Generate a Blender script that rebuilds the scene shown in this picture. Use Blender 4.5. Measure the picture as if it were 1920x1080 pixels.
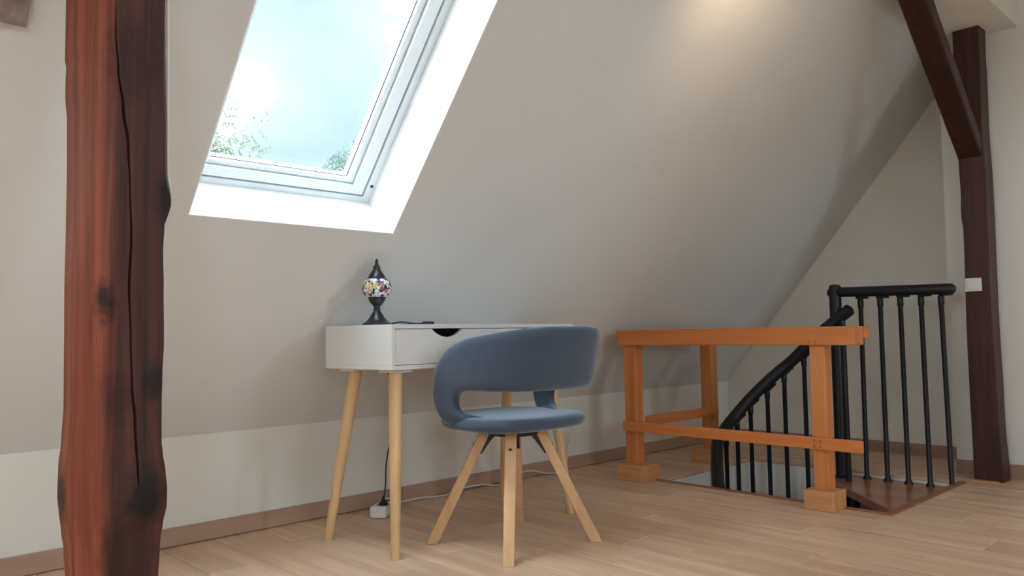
import bpy, bmesh, math, random
from mathutils import Vector, Matrix, Quaternion, noise

random.seed(7)
scene = bpy.context.scene
for o in list(bpy.data.objects):
    bpy.data.objects.remove(o)
C = scene.collection

# ------------------------------------------------------------------ camera
PITCH, ROLL, YAW = math.radians(3.3195), math.radians(-0.9161), math.radians(46.025)
fwd = Vector((math.cos(YAW) * math.cos(PITCH), math.sin(YAW) * math.cos(PITCH), math.sin(PITCH)))
rt = Vector((math.sin(YAW), -math.cos(YAW), 0))
up = rt.cross(fwd)
r2 = rt * math.cos(ROLL) + up * math.sin(ROLL)
u2 = -rt * math.sin(ROLL) + up * math.cos(ROLL)
cam_d = bpy.data.cameras.new('camera')
cam_d.sensor_width = 36.0
cam_d.lens = 1468.07 / 1920 * 36.0
cam_d.clip_start = 0.05
cam = bpy.data.objects.new('camera', cam_d)
cam.matrix_world = Matrix(((r2.x, u2.x, -fwd.x, 0.0), (r2.y, u2.y, -fwd.y, 0.0), (r2.z, u2.z, -fwd.z, 0.75), (0, 0, 0, 1)))
C.objects.link(cam)
scene.camera = cam

# ------------------------------------------------------------------ view
scene.view_settings.view_transform = 'Standard'
scene.view_settings.look = 'None'
scene.view_settings.gamma = 1.0
scene.view_settings.use_curve_mapping = False
scene.view_settings.exposure = 0.08

# ------------------------------------------------------------------ sky: pale blue with broken white cloud all round
SKY = 18.0
world = bpy.data.worlds.new('sky')
scene.world = world
world.use_nodes = True
nt = world.node_tree
nt.nodes.clear()
wo = nt.nodes.new('ShaderNodeOutputWorld')
bg = nt.nodes.new('ShaderNodeBackground')
tc = nt.nodes.new('ShaderNodeTexCoord')
mp = nt.nodes.new('ShaderNodeMapping')
mp.inputs['Location'].default_value = (5.41, -1.61, -6.29)
mp.inputs['Scale'].default_value = (1.0, 1.0, 1.7)
nz = nt.nodes.new('ShaderNodeTexNoise')
nz.inputs['Scale'].default_value = 2.6
nz.inputs['Detail'].default_value = 5.0
nz.inputs['Roughness'].default_value = 0.45
cr = nt.nodes.new('ShaderNodeValToRGB')
cr.color_ramp.elements[0].position = 0.27
cr.color_ramp.elements[0].color = (0.038, 0.050, 0.062, 1)
cr.color_ramp.elements[1].position = 0.56
cr.color_ramp.elements[1].color = (0.84, 0.905, 1.0, 1)
ce = cr.color_ramp.elements.new(0.44)
ce.color = (0.057, 0.062, 0.067, 1)
nt.links.new(tc.outputs['Generated'], mp.inputs['Vector'])
nt.links.new(mp.outputs['Vector'], nz.inputs['Vector'])
nt.links.new(nz.outputs['Fac'], cr.inputs['Fac'])
nt.links.new(cr.outputs['Color'], bg.inputs['Color'])
bg.inputs['Strength'].default_value = SKY
nt.links.new(bg.outputs['Background'], wo.inputs['Surface'])

# ------------------------------------------------------------------ room measures (metres)
TH = math.radians(50.0)                 # roof pitch
YK, ZK = 2.935, 0.392                   # knee wall, top of knee wall
SU = Vector((0, -math.cos(TH), math.sin(TH)))   # up along the back slope
SN = Vector((0, math.sin(TH), math.cos(TH)))    # outward normal of the back slope
SP0 = Vector((0, YK, ZK))
XL, XR = -2.4, 4.92
XP, YP = 4.474, 1.355                    # projecting part of the right wall
ZS = 2.233                              # soffit
YS = YK - (ZS - ZK) / math.tan(TH)      # where the slope meets the soffit
ZC, YB = 2.60, 0.985                      # flat ceiling, side of the boxed purlin
YF = -2.97                              # front knee wall
HX0, HX1, HY0, HY1 = 3.30, 4.20, 1.265, 2.36    # stairwell opening
WX0, WX1, WS0, WS1 = 0.911, 1.652, 0.945, 2.15   # skylight opening on the back slope
FU = Vector((0, math.cos(TH), math.sin(TH)))
FN = Vector((0, -math.sin(TH), math.cos(TH)))
FP0 = Vector((0, YF, ZK))


def portal(name, center, xdir, ydir, sx, sy):
    """sky portal filling a real window opening (it adds no light of its own)"""
    l = bpy.data.lights.new(name, 'AREA')
    l.shape = 'RECTANGLE'
    l.size, l.size_y = sx, sy
    l.cycles.is_portal = True
    o = bpy.data.objects.new(name, l)
    x, y = Vector(xdir).normalized(), Vector(ydir).normalized()
    x = -x                               # face the room
    z = x.cross(y)
    o.matrix_world = Matrix(((x.x, y.x, z.x, center[0]), (x.y, y.y, z.y, center[1]), (x.z, y.z, z.z, center[2]), (0, 0, 0, 1)))
    C.objects.link(o)


ADDED_FWIN = [(-1.7, -0.90, 0.80, 2.20), (0.55, 1.25, 0.80, 2.20), (2.60, 3.40, 0.95, 2.10)]  # unseen front-slope skylights, added and sized to fill the room with light: x0,x1,s0,s1
ADDED_BWIN = [(-2.15, -1.45, 0.95, 2.15), (-1.00, -0.27, 0.95, 2.15)]    # unseen back-slope skylights left of the frame, added for light from that side
ADDED_GWIN = (-0.6, 0.4, 0.95, 2.05)          # left-wall window out of view, put in for side light: y0,y1,z0,z1
pc = SP0 + SU * ((WS0 + WS1) / 2) + SN * 0.30
portal('skylight_portal', (((WX0 + WX1) / 2), pc.y, pc.z), (1, 0, 0), SU, WX1 - WX0, WS1 - WS0)
for a, b, s0, s1 in ADDED_BWIN:
    pc = SP0 + SU * ((s0 + s1) / 2) + SN * 0.30
    portal('skylight_portal', ((a + b) / 2, pc.y, pc.z), (1, 0, 0), SU, b - a, s1 - s0)
for a, b, s0, s1 in ADDED_FWIN:
    pc = FP0 + FU * ((s0 + s1) / 2) + FN * 0.30
    portal('skylight_portal', ((a + b) / 2, pc.y, pc.z), (-1, 0, 0), FU, b - a, s1 - s0)
portal('window_portal', (XL - 0.28, (ADDED_GWIN[0] + ADDED_GWIN[1]) / 2, (ADDED_GWIN[2] + ADDED_GWIN[3]) / 2), (0, 1, 0), (0, 0, 1), ADDED_GWIN[1] - ADDED_GWIN[0], ADDED_GWIN[3] - ADDED_GWIN[2])


# ------------------------------------------------------------------ materials
def srgb(r, g, b):
    f = lambda c: (c / 255 / 12.92) if c / 255 <= 0.04045 else ((c / 255 + 0.055) / 1.055) ** 2.4
    return (f(r), f(g), f(b), 1.0)


def new_mat(name):
    m = bpy.data.materials.new(name)
    m.use_nodes = True
    n = m.node_tree
    return m, n, n.nodes['Principled BSDF']


def plain(name, col, rough=0.5, spec=0.5, metal=0.0, var=0.06, vscale=12.0, bump=0.0, bscale=120.0):
    """one colour with faint uneven tone and fine relief"""
    m, n, b = new_mat(name)
    t = n.nodes.new('ShaderNodeTexCoord')
    z = n.nodes.new('ShaderNodeTexNoise')
    z.inputs['Scale'].default_value = vscale
    z.inputs['Detail'].default_value = 3
    r = n.nodes.new('ShaderNodeValToRGB')
    lo = tuple(c * (1 - var) for c in col[:3]) + (1,)
    hi = tuple(min(1, c * (1 + var)) for c in col[:3]) + (1,)
    r.color_ramp.elements[0].position, r.color_ramp.elements[0].color = 0.3, lo
    r.color_ramp.elements[1].position, r.color_ramp.elements[1].color = 0.7, hi
    n.links.new(t.outputs['Object'], z.inputs['Vector'])
    n.links.new(z.outputs['Fac'], r.inputs['Fac'])
    n.links.new(r.outputs['Color'], b.inputs['Base Color'])
    b.inputs['Roughness'].default_value = rough
    b.inputs['Specular IOR Level'].default_value = spec
    b.inputs['Metallic'].default_value = metal
    if bump:
        z2 = n.nodes.new('ShaderNodeTexNoise')
        z2.inputs['Scale'].default_value = bscale
        bp = n.nodes.new('ShaderNodeBump')
        bp.inputs['Strength'].default_value = bump
        bp.inputs['Distance'].default_value = 0.002
        n.links.new(t.outputs['Object'], z2.inputs['Vector'])
        n.links.new(z2.outputs['Fac'], bp.inputs['Height'])
        n.links.new(bp.outputs['Normal'], b.inputs['Normal'])
    return m


def wood(name, dark, light, axis='Z', scale=26.0, stretch=0.06, rough=0.45, rnd=0.0, spec=0.4, knots=None, bump=0.15, contrast=(0.3, 0.7), low_x_tone=None):
    """grain stretched along one axis; optional dark knots at given points"""
    m, n, b = new_mat(name)
    t = n.nodes.new('ShaderNodeTexCoord')
    p = n.nodes.new('ShaderNodeMapping')
    s = [1.0, 1.0, 1.0]
    s['XYZ'.index(axis)] = stretch
    p.inputs['Scale'].default_value = s
    n.links.new(t.outputs['Object'], p.inputs['Vector'])
    vec = p.outputs['Vector']
    oi = n.nodes.new('ShaderNodeObjectInfo')
    if rnd:
        ad = n.nodes.new('ShaderNodeVectorMath')
        ad.operation = 'ADD'
        sc = n.nodes.new('ShaderNodeVectorMath')
        sc.operation = 'SCALE'
        sc.inputs[0].default_value = (37.0, 19.0, 11.0)
        n.links.new(oi.outputs['Random'], sc.inputs['Scale'])
        n.links.new(vec, ad.inputs[0])
        n.links.new(sc.outputs['Vector'], ad.inputs[1])
        vec = ad.outputs['Vector']
    z = n.nodes.new('ShaderNodeTexNoise')
    z.inputs['Scale'].default_value = scale
    z.inputs['Detail'].default_value = 6
    z.inputs['Roughness'].default_value = 0.6
    z.inputs['Distortion'].default_value = 0.4
    n.links.new(vec, z.inputs['Vector'])
    r = n.nodes.new('ShaderNodeValToRGB')
    r.color_ramp.elements[0].position, r.color_ramp.elements[0].color = contrast[0], dark
    r.color_ramp.elements[1].position, r.color_ramp.elements[1].color = contrast[1], light
    n.links.new(z.outputs['Fac'], r.inputs['Fac'])
    col = r.outputs['Color']
    if rnd:
        hs = n.nodes.new('ShaderNodeHueSaturation')
        mr = n.nodes.new('ShaderNodeMapRange')
        mr.inputs['To Min'].default_value = 1 - rnd
        mr.inputs['To Max'].default_value = 1 + rnd
        n.links.new(oi.outputs['Random'], mr.inputs['Value'])
        n.links.new(mr.outputs['Result'], hs.inputs['Value'])
        n.links.new(col, hs.inputs['Color'])
        col = hs.outputs['Color']
    if low_x_tone:  # second, lighter orange grain ramp towards low x, with a noisy boundary
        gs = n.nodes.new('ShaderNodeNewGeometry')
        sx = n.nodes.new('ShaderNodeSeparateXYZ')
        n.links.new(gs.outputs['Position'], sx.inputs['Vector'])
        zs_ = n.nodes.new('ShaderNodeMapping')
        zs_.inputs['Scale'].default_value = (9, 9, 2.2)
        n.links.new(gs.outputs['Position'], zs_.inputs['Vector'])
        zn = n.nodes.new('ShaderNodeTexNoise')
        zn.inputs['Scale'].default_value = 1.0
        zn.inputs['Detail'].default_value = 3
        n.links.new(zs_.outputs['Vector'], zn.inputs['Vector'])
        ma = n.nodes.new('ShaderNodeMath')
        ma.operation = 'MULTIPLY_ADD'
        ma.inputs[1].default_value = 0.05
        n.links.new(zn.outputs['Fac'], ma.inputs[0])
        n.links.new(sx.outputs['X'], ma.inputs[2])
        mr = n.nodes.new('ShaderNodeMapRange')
        mr.inputs['From Min'].default_value = low_x_tone[0]
        mr.inputs['From Max'].default_value = low_x_tone[1]
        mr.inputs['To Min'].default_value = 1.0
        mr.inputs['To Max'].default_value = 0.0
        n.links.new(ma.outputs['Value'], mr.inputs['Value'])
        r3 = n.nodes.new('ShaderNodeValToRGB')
        r3.color_ramp.elements[0].position, r3.color_ramp.elements[0].color = contrast[0], low_x_tone[2]
        r3.color_ramp.elements[1].position, r3.color_ramp.elements[1].color = contrast[1], low_x_tone[3]
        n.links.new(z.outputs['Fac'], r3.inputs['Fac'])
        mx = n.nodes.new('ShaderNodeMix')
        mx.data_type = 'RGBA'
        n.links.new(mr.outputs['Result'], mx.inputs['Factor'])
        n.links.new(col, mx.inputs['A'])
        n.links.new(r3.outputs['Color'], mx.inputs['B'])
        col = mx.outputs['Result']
    if knots:
        g = n.nodes.new('ShaderNodeNewGeometry')
        wz = n.nodes.new('ShaderNodeTexNoise')
        wz.inputs['Scale'].default_value = 40
        n.links.new(g.outputs['Position'], wz.inputs['Vector'])
        for (kx, ky, kz, kr, kstr, kcol) in knots:
            d = n.nodes.new('ShaderNodeVectorMath')
            d.operation = 'SUBTRACT'
            d.inputs[1].default_value = (kx, ky, kz)
            n.links.new(g.outputs['Position'], d.inputs[0])
            e = n.nodes.new('ShaderNodeVectorMath')
            e.operation = 'MULTIPLY'
            e.inputs[1].default_value = (1.0, 1.0, 0.55)
            n.links.new(d.outputs['Vector'], e.inputs[0])
            ln = n.nodes.new('ShaderNodeVectorMath')
            ln.operation = 'LENGTH'
            n.links.new(e.outputs['Vector'], ln.inputs[0])
            wob = n.nodes.new('ShaderNodeMath')
            wob.operation = 'MULTIPLY_ADD'
            wob.inputs[1].default_value = kr * 0.9
            wob.inputs[2].default_value = -kr * 0.45
            n.links.new(wz.outputs['Fac'], wob.inputs[0])
            sm = n.nodes.new('ShaderNodeMath')
            sm.operation = 'ADD'
            n.links.new(ln.outputs['Value'], sm.inputs[0])
            n.links.new(wob.outputs['Value'], sm.inputs[1])
            mr = n.nodes.new('ShaderNodeMapRange')
            mr.inputs['From Min'].default_value = kr * 0.45
            mr.inputs['From Max'].default_value = kr * 1.1
            mr.inputs['To Min'].default_value = kstr
            mr.inputs['To Max'].default_value = 0.0
            n.links.new(sm.outputs['Value'], mr.inputs['Value'])
            mx = n.nodes.new('ShaderNodeMix')
            mx.data_type = 'RGBA'
            n.links.new(mr.outputs['Result'], mx.inputs['Factor'])
            n.links.new(col, mx.inputs['A'])
            mx.inputs['B'].default_value = kcol
            col = mx.outputs['Result']
    n.links.new(col, b.inputs['Base Color'])
    b.inputs['Roughness'].default_value = rough
    b.inputs['Specular IOR Level'].default_value = spec
    if bump:
        bp = n.nodes.new('ShaderNodeBump')
        bp.inputs['Strength'].default_value = bump
        bp.inputs['Distance'].default_value = 0.003
        n.links.new(z.outputs['Fac'], bp.inputs['Height'])
        n.links.new(bp.outputs['Normal'], b.inputs['Normal'])
    return m


def laminate(name):
    """parquet-look laminate: three strips per plank, broken into staggered short blocks"""
    m, n, b = new_mat(name)
    t = n.nodes.new('ShaderNodeTexCoord')
    oi = n.nodes.new('ShaderNodeObjectInfo')
    br = n.nodes.new('ShaderNodeTexBrick')
    rot = n.nodes.new('ShaderNodeMapping')
    rot.inputs['Rotation'].default_value = (0, 0, math.pi / 2)
    n.links.new(t.outputs['Object'], rot.inputs['Vector'])
    off = n.nodes.new('ShaderNodeVectorMath')
    off.operation = 'ADD'
    sc = n.nodes.new('ShaderNodeVectorMath')
    sc.operation = 'SCALE'
    sc.inputs[0].default_value = (7.3, 0.0, 0.0)
    n.links.new(oi.outputs['Random'], sc.inputs['Scale'])
    n.links.new(rot.outputs['Vector'], off.inputs[0])
    n.links.new(sc.outputs['Vector'], off.inputs[1])
    n.links.new(off.outputs['Vector'], br.inputs['Vector'])
    br.offset = 0.37
    br.inputs['Scale'].default_value = 1.0
    br.inputs['Brick Width'].default_value = 0.42
    br.inputs['Row Height'].default_value = 0.064
    br.inputs['Mortar Size'].default_value = 0.0
    br.inputs['Bias'].default_value = 0.0
    br.inputs['Color1'].default_value = srgb(236, 203, 173)
    br.inputs['Color2'].default_value = srgb(224, 186, 154)
    br.inputs['Mortar'].default_value = srgb(150, 110, 90)
    p = n.nodes.new('ShaderNodeMapping')
    p.inputs['Scale'].default_value = (1.0, 0.07, 1.0)
    n.links.new(t.outputs['Object'], p.inputs['Vector'])
    sc2 = n.nodes.new('ShaderNodeVectorMath')
    sc2.operation = 'SCALE'
    sc2.inputs[0].default_value = (31.0, 17.0, 5.0)
    n.links.new(oi.outputs['Random'], sc2.inputs['Scale'])
    ad = n.nodes.new('ShaderNodeVectorMath')
    ad.operation = 'ADD'
    n.links.new(p.outputs['Vector'], ad.inputs[0])
    n.links.new(sc2.outputs['Vector'], ad.inputs[1])
    z = n.nodes.new('ShaderNodeTexNoise')
    z.inputs['Scale'].default_value = 22
    z.inputs['Detail'].default_value = 6
    z.inputs['Roughness'].default_value = 0.62
    n.links.new(ad.outputs['Vector'], z.inputs['Vector'])
    r = n.nodes.new('ShaderNodeValToRGB')
    r.color_ramp.elements[0].position, r.color_ramp.elements[0].color = 0.3, (0.80, 0.76, 0.74, 1)
    r.color_ramp.elements[1].position, r.color_ramp.elements[1].color = 0.7, (1.10, 1.10, 1.10, 1)
    n.links.new(z.outputs['Fac'], r.inputs['Fac'])
    mx = n.nodes.new('ShaderNodeMix')
    mx.data_type = 'RGBA'
    mx.blend_type = 'MULTIPLY'
    mx.inputs['Factor'].default_value = 1.0
    n.links.new(br.outputs['Color'], mx.inputs['A'])
    n.links.new(r.outputs['Color'], mx.inputs['B'])
    hs = n.nodes.new('ShaderNodeHueSaturation')
    mr = n.nodes.new('ShaderNodeMapRange')
    mr.inputs['To Min'].default_value = 0.91
    mr.inputs['To Max'].default_value = 1.07
    n.links.new(oi.outputs['Random'], mr.inputs['Value'])
    n.links.new(mr.outputs['Result'], hs.inputs['Value'])
    n.links.new(mx.outputs['Result'], hs.inputs['Color'])
    n.links.new(hs.outputs['Color'], b.inputs['Base Color'])
    b.inputs['Roughness'].default_value = 0.38
    b.inputs['Specular IOR Level'].default_value = 0.35
    bp = n.nodes.new('ShaderNodeBump')
    bp.inputs['Strength'].default_value = 0.05
    bp.inputs['Distance'].default_value = 0.002
    n.links.new(z.outputs['Fac'], bp.inputs['Height'])
    n.links.new(bp.outputs['Normal'], b.inputs['Normal'])
    return m


def glass(name):
    m = bpy.data.materials.new(name)
    m.use_nodes = True
    n = m.node_tree
    n.nodes.clear()
    out = n.nodes.new('ShaderNodeOutputMaterial')
    tr = n.nodes.new('ShaderNodeBsdfTransparent')
    tr.inputs['Color'].default_value = (0.93, 0.98, 0.99, 1)
    gl = n.nodes.new('ShaderNodeBsdfGlossy')
    gl.inputs['Roughness'].default_value = 0.02
    fr = n.nodes.new('ShaderNodeFresnel')
    fr.inputs['IOR'].default_value = 1.35
    mx = n.nodes.new('ShaderNodeMixShader')
    ge = n.nodes.new('ShaderNodeNewGeometry')
    inv = n.nodes.new('ShaderNodeMath')          # reflect only on entering the pane, so that light passes out of it
    inv.operation = 'SUBTRACT'
    inv.inputs[0].default_value = 1.0
    n.links.new(ge.outputs['Backfacing'], inv.inputs[1])
    mu = n.nodes.new('ShaderNodeMath')
    mu.operation = 'MULTIPLY'
    n.links.new(fr.outputs['Fac'], mu.inputs[0])
    n.links.new(inv.outputs['Value'], mu.inputs[1])
    n.links.new(mu.outputs['Value'], mx.inputs['Fac'])
    n.links.new(tr.outputs['BSDF'], mx.inputs[1])
    n.links.new(gl.outputs['BSDF'], mx.inputs[2])
    n.links.new(mx.outputs['Shader'], out.inputs['Surface'])
    return m


def mosaic(name):
    """small glass chips set in dark grout, in rosettes of white, yellow, red and blue"""
    m, n, b = new_mat(name)
    t = n.nodes.new('ShaderNodeTexCoord')
    v = n.nodes.new('ShaderNodeTexVoronoi')
    v.feature = 'DISTANCE_TO_EDGE'
    v.inputs['Scale'].default_value = 95
    n.links.new(t.outputs['Object'], v.inputs['Vector'])
    v2 = n.nodes.new('ShaderNodeTexVoronoi')
    v2.inputs['Scale'].default_value = 95
    n.links.new(t.outputs['Object'], v2.inputs['Vector'])
    v3 = n.nodes.new('ShaderNodeTexVoronoi')
    v3.inputs['Scale'].default_value = 21
    n.links.new(t.outputs['Object'], v3.inputs['Vector'])
    sep = n.nodes.new('ShaderNodeSeparateColor')
    n.links.new(v3.outputs['Color'], sep.inputs['Color'])
    r = n.nodes.new('ShaderNodeValToRGB')
    r.color_ramp.interpolation = 'CONSTANT'
    es = r.color_ramp.elements
    es[0].position, es[0].color = 0.0, srgb(236, 236, 238)
    es[1].position, es[1].color = 0.34, srgb(222, 208, 140)
    for pos, c in ((0.55, srgb(226, 228, 235)), (0.68, srgb(168, 92, 98)), (0.82, srgb(104, 118, 166))):
        e = es.new(pos)
        e.color = c
    n.links.new(sep.outputs['Red'], r.inputs['Fac'])
    sep2 = n.nodes.new('ShaderNodeSeparateColor')
    n.links.new(v2.outputs['Color'], sep2.inputs['Color'])
    wh = n.nodes.new('ShaderNodeMath')
    wh.operation = 'GREATER_THAN'
    wh.inputs[1].default_value = 0.45
    n.links.new(sep2.outputs['Green'], wh.inputs[0])
    mx = n.nodes.new('ShaderNodeMix')
    mx.data_type = 'RGBA'
    n.links.new(wh.outputs['Value'], mx.inputs['Factor'])
    n.links.new(r.outputs['Color'], mx.inputs['A'])
    mx.inputs['B'].default_value = srgb(235, 236, 240)
    blk = n.nodes.new('ShaderNodeMath')
    blk.operation = 'GREATER_THAN'
    blk.inputs[1].default_value = 0.90
    n.links.new(sep2.outputs['Blue'], blk.inputs[0])
    edge = n.nodes.new('ShaderNodeMath')
    edge.operation = 'LESS_THAN'
    edge.inputs[1].default_value = 0.045
    n.links.new(v.outputs['Distance'], edge.inputs[0])
    orr = n.nodes.new('ShaderNodeMath')
    orr.operation = 'MAXIMUM'
    n.links.new(blk.outputs['Value'], orr.inputs[0])
    n.links.new(edge.outputs['Value'], orr.inputs[1])
    mx2 = n.nodes.new('ShaderNodeMix')
    mx2.data_type = 'RGBA'
    n.links.new(orr.outputs['Value'], mx2.inputs['Factor'])
    n.links.new(mx.outputs['Result'], mx2.inputs['A'])
    mx2.inputs['B'].default_value = srgb(34, 34, 46)
    n.links.new(mx2.outputs['Result'], b.inputs['Base Color'])
    b.inputs['Roughness'].default_value = 0.18
    b.inputs['Coat Weight'].default_value = 0.4
    bp = n.nodes.new('ShaderNodeBump')
    bp.inputs['Strength'].default_value = 0.4
    bp.inputs['Distance'].default_value = 0.002
    n.links.new(v.outputs['Distance'], bp.inputs['Height'])
    n.links.new(bp.outputs['Normal'], b.inputs['Normal'])
    return m


def leafmat(name, c):
    m, n, b = new_mat(name)
    out = n.nodes['Material Output']
    oi = n.nodes.new('ShaderNodeNewGeometry')
    z = n.nodes.new('ShaderNodeTexNoise')
    z.inputs['Scale'].default_value = 6
    n.links.new(oi.outputs['Position'], z.inputs['Vector'])
    r = n.nodes.new('ShaderNodeValToRGB')
    r.color_ramp.elements[0].color = tuple(x * 0.75 for x in c[:3]) + (1,)
    r.color_ramp.elements[1].color = tuple(min(1, x * 1.25) for x in c[:3]) + (1,)
    n.links.new(z.outputs['Fac'], r.inputs['Fac'])
    n.links.new(r.outputs['Color'], b.inputs['Base Color'])
    b.inputs['Roughness'].default_value = 0.5
    tl = n.nodes.new('ShaderNodeBsdfTranslucent')
    n.links.new(r.outputs['Color'], tl.inputs['Color'])
    mx = n.nodes.new('ShaderNodeMixShader')
    mx.inputs['Fac'].default_value = 0.5
    n.links.new(b.outputs['BSDF'], mx.inputs[1])
    n.links.new(tl.outputs['BSDF'], mx.inputs[2])
    n.links.new(mx.outputs['Shader'], out.inputs['Surface'])
    return m


K_DARK = srgb(20, 12, 11)
M = {}
M['paint'] = plain('wall_paint', srgb(240, 235, 226), 0.85, 0.2, var=0.012, vscale=3, bump=0.05, bscale=160)
M['slope'] = plain('slope_paint', srgb(230, 229, 226), 0.85, 0.2, var=0.012, vscale=3, bump=0.05, bscale=160)
M['reveal'] = plain('reveal_white', srgb(246, 246, 246), 0.45, 0.4, var=0.005)
M['frame'] = plain('window_frame_white', srgb(228, 234, 236), 0.3, 0.5, var=0.005)
M['gasket'] = plain('gasket_black', srgb(40, 46, 50), 0.6)
M['glass'] = glass('window_glass')
M['laminate'] = laminate('laminate_planks')
M['subfloor'] = plain('subfloor', srgb(96, 70, 56), 0.9)
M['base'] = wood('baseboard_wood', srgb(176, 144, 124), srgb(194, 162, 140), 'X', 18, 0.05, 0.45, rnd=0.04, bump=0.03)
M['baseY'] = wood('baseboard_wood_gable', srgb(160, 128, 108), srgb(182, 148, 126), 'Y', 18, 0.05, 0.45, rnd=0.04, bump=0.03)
M['trim'] = wood('hole_trim_wood', srgb(140, 86, 58), srgb(172, 112, 78), 'Y', 30, 0.05, 0.35, rnd=0.05)
M['timber'] = wood('old_timber_red', srgb(42, 23, 21), srgb(96, 54, 43), 'Z', 46, 0.03, 0.58, spec=0.3, bump=0.6, contrast=(0.32, 0.72), low_x_tone=(0.480, 0.505, srgb(104, 49, 35), srgb(158, 84, 60)), knots=[
    (0.452, 1.55, 0.821, 0.028, 0.9, K_DARK), (0.414, 1.56, 1.032, 0.010, 0.9, K_DARK), (0.545, 1.55, 0.67, 0.024, 0.8, K_DARK),
    (0.53, 1.545, 0.46, 0.040, 0.95, K_DARK), (0.575, 1.55, 1.015, 0.035, 0.95, K_DARK), (0.50, 1.55, 1.28, 0.05, 0.5, K_DARK),
    (0.415, 1.66, 0.46, 0.035, 0.85, K_DARK), (0.48, 1.55, 0.64, 0.03, 0.5, K_DARK), (0.50, 1.545, 0.36, 0.05, 0.55, K_DARK)])
M['timber_dark'] = wood('old_timber_dark', srgb(48, 26, 22), srgb(84, 46, 36), 'Z', 30, 0.05, 0.5, bump=0.4)
M['timber_brace'] = wood('old_timber_brace', srgb(44, 24, 22), srgb(70, 38, 32), 'X', 30, 0.08, 0.5, bump=0.4)
M['orangeY'] = wood('orange_wood_rail', srgb(204, 116, 60), srgb(230, 146, 82), 'Y', 20, 0.05, 0.4, rnd=0.05, bump=0.05)
M['orangeX'] = wood('orange_wood_return_rail', srgb(204, 116, 60), srgb(230, 146, 82), 'X', 20, 0.05, 0.4, rnd=0.05, bump=0.05)
M['orangeZ'] = wood('orange_wood_post', srgb(200, 118, 64), srgb(226, 150, 88), 'Z', 20, 0.05, 0.4, rnd=0.05, bump=0.05)
M['block'] = wood('orange_wood_block', srgb(204, 140, 88), srgb(226, 168, 114), 'Y', 20, 0.08, 0.45, rnd=0.06, bump=0.05)
M['steel'] = plain('black_powder_coated_steel', srgb(20, 22, 28), 0.45, 0.45, var=0.1)
M['tread'] = wood('tread_wood', srgb(150, 96, 70), srgb(184, 126, 96), 'Y', 14, 0.1, 0.2, spec=0.5, bump=0.02)
M['desk'] = plain('desk_white_lacquer', srgb(228, 226, 222), 0.4, 0.4, var=0.008)
M['desk_in'] = plain('drawer_inside_grey', srgb(70, 72, 80), 0.8, 0.2)
M['beech'] = wood('beech_leg', srgb(216, 172, 122), srgb(234, 198, 150), 'Z', 24, 0.05, 0.4, rnd=0.04, bump=0.03)
M['beech_chair'] = wood('beech_chair_leg', srgb(208, 160, 116), srgb(228, 186, 142), 'Z', 24, 0.05, 0.45, rnd=0.05, bump=0.03)
M['fabric'] = plain('grey_blue_woven_fabric', srgb(72, 82, 97), 0.9, 0.2, var=0.10, vscale=220, bump=0.35, bscale=900)
M['fabric'].node_tree.nodes['Principled BSDF'].inputs['Sheen Weight'].default_value = 0.8
M['fabric'].node_tree.nodes['Principled BSDF'].inputs['Sheen Roughness'].default_value = 0.4
M['fabric'].node_tree.nodes['Principled BSDF'].inputs['Sheen Tint'].default_value = (0.78, 0.88, 1.0, 1)
M['bracket'] = plain('black_metal_bracket', srgb(24, 25, 30), 0.4, 0.5, var=0.1)
M['bronze'] = plain('dark_bronze_metal', srgb(62, 64, 68), 0.32, 0.5, metal=0.75, var=0.25, vscale=60)
M['mosaic'] = mosaic('mosaic_glass')
M['plastic'] = plain('white_plastic', srgb(232, 228, 220), 0.4, 0.4, var=0.01)
M['plastic_hole'] = plain('dark_socket_hole', srgb(60, 58, 56), 0.7)
M['cord_black'] = plain('black_cord', srgb(24, 24, 26), 0.5)
M['cord_white'] = plain('white_cord', srgb(226, 222, 214), 0.5, var=0.02)
M['screw'] = plain('brass_screw', srgb(168, 140, 92), 0.35, metal=0.9)
M['canvas'] = wood('canvas_print_brown', srgb(112, 98, 92), srgb(168, 150, 143), 'Z', 26, 0.25, 0.7, bump=0.1)
M['canvas_edge'] = plain('canvas_edge_white', srgb(225, 222, 216), 0.7)
M['leaf1'] = leafmat('pale_green_leaves', srgb(74, 92, 68))
M['leaf2'] = leafmat('grey_green_leaves', srgb(84, 98, 90))
M['bark'] = plain('grey_bark', srgb(128, 120, 108), 0.9, var=0.2, vscale=20, bump=0.3, bscale=40)
M['shade'] = plain('lamp_shade_white', srgb(240, 236, 226), 0.6)
M['lawn'] = plain('garden_ground', srgb(110, 120, 84), 0.95, var=0.25, vscale=2)
M['low_floor'] = plain('lower_floor', srgb(150, 120, 96), 0.6)


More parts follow.
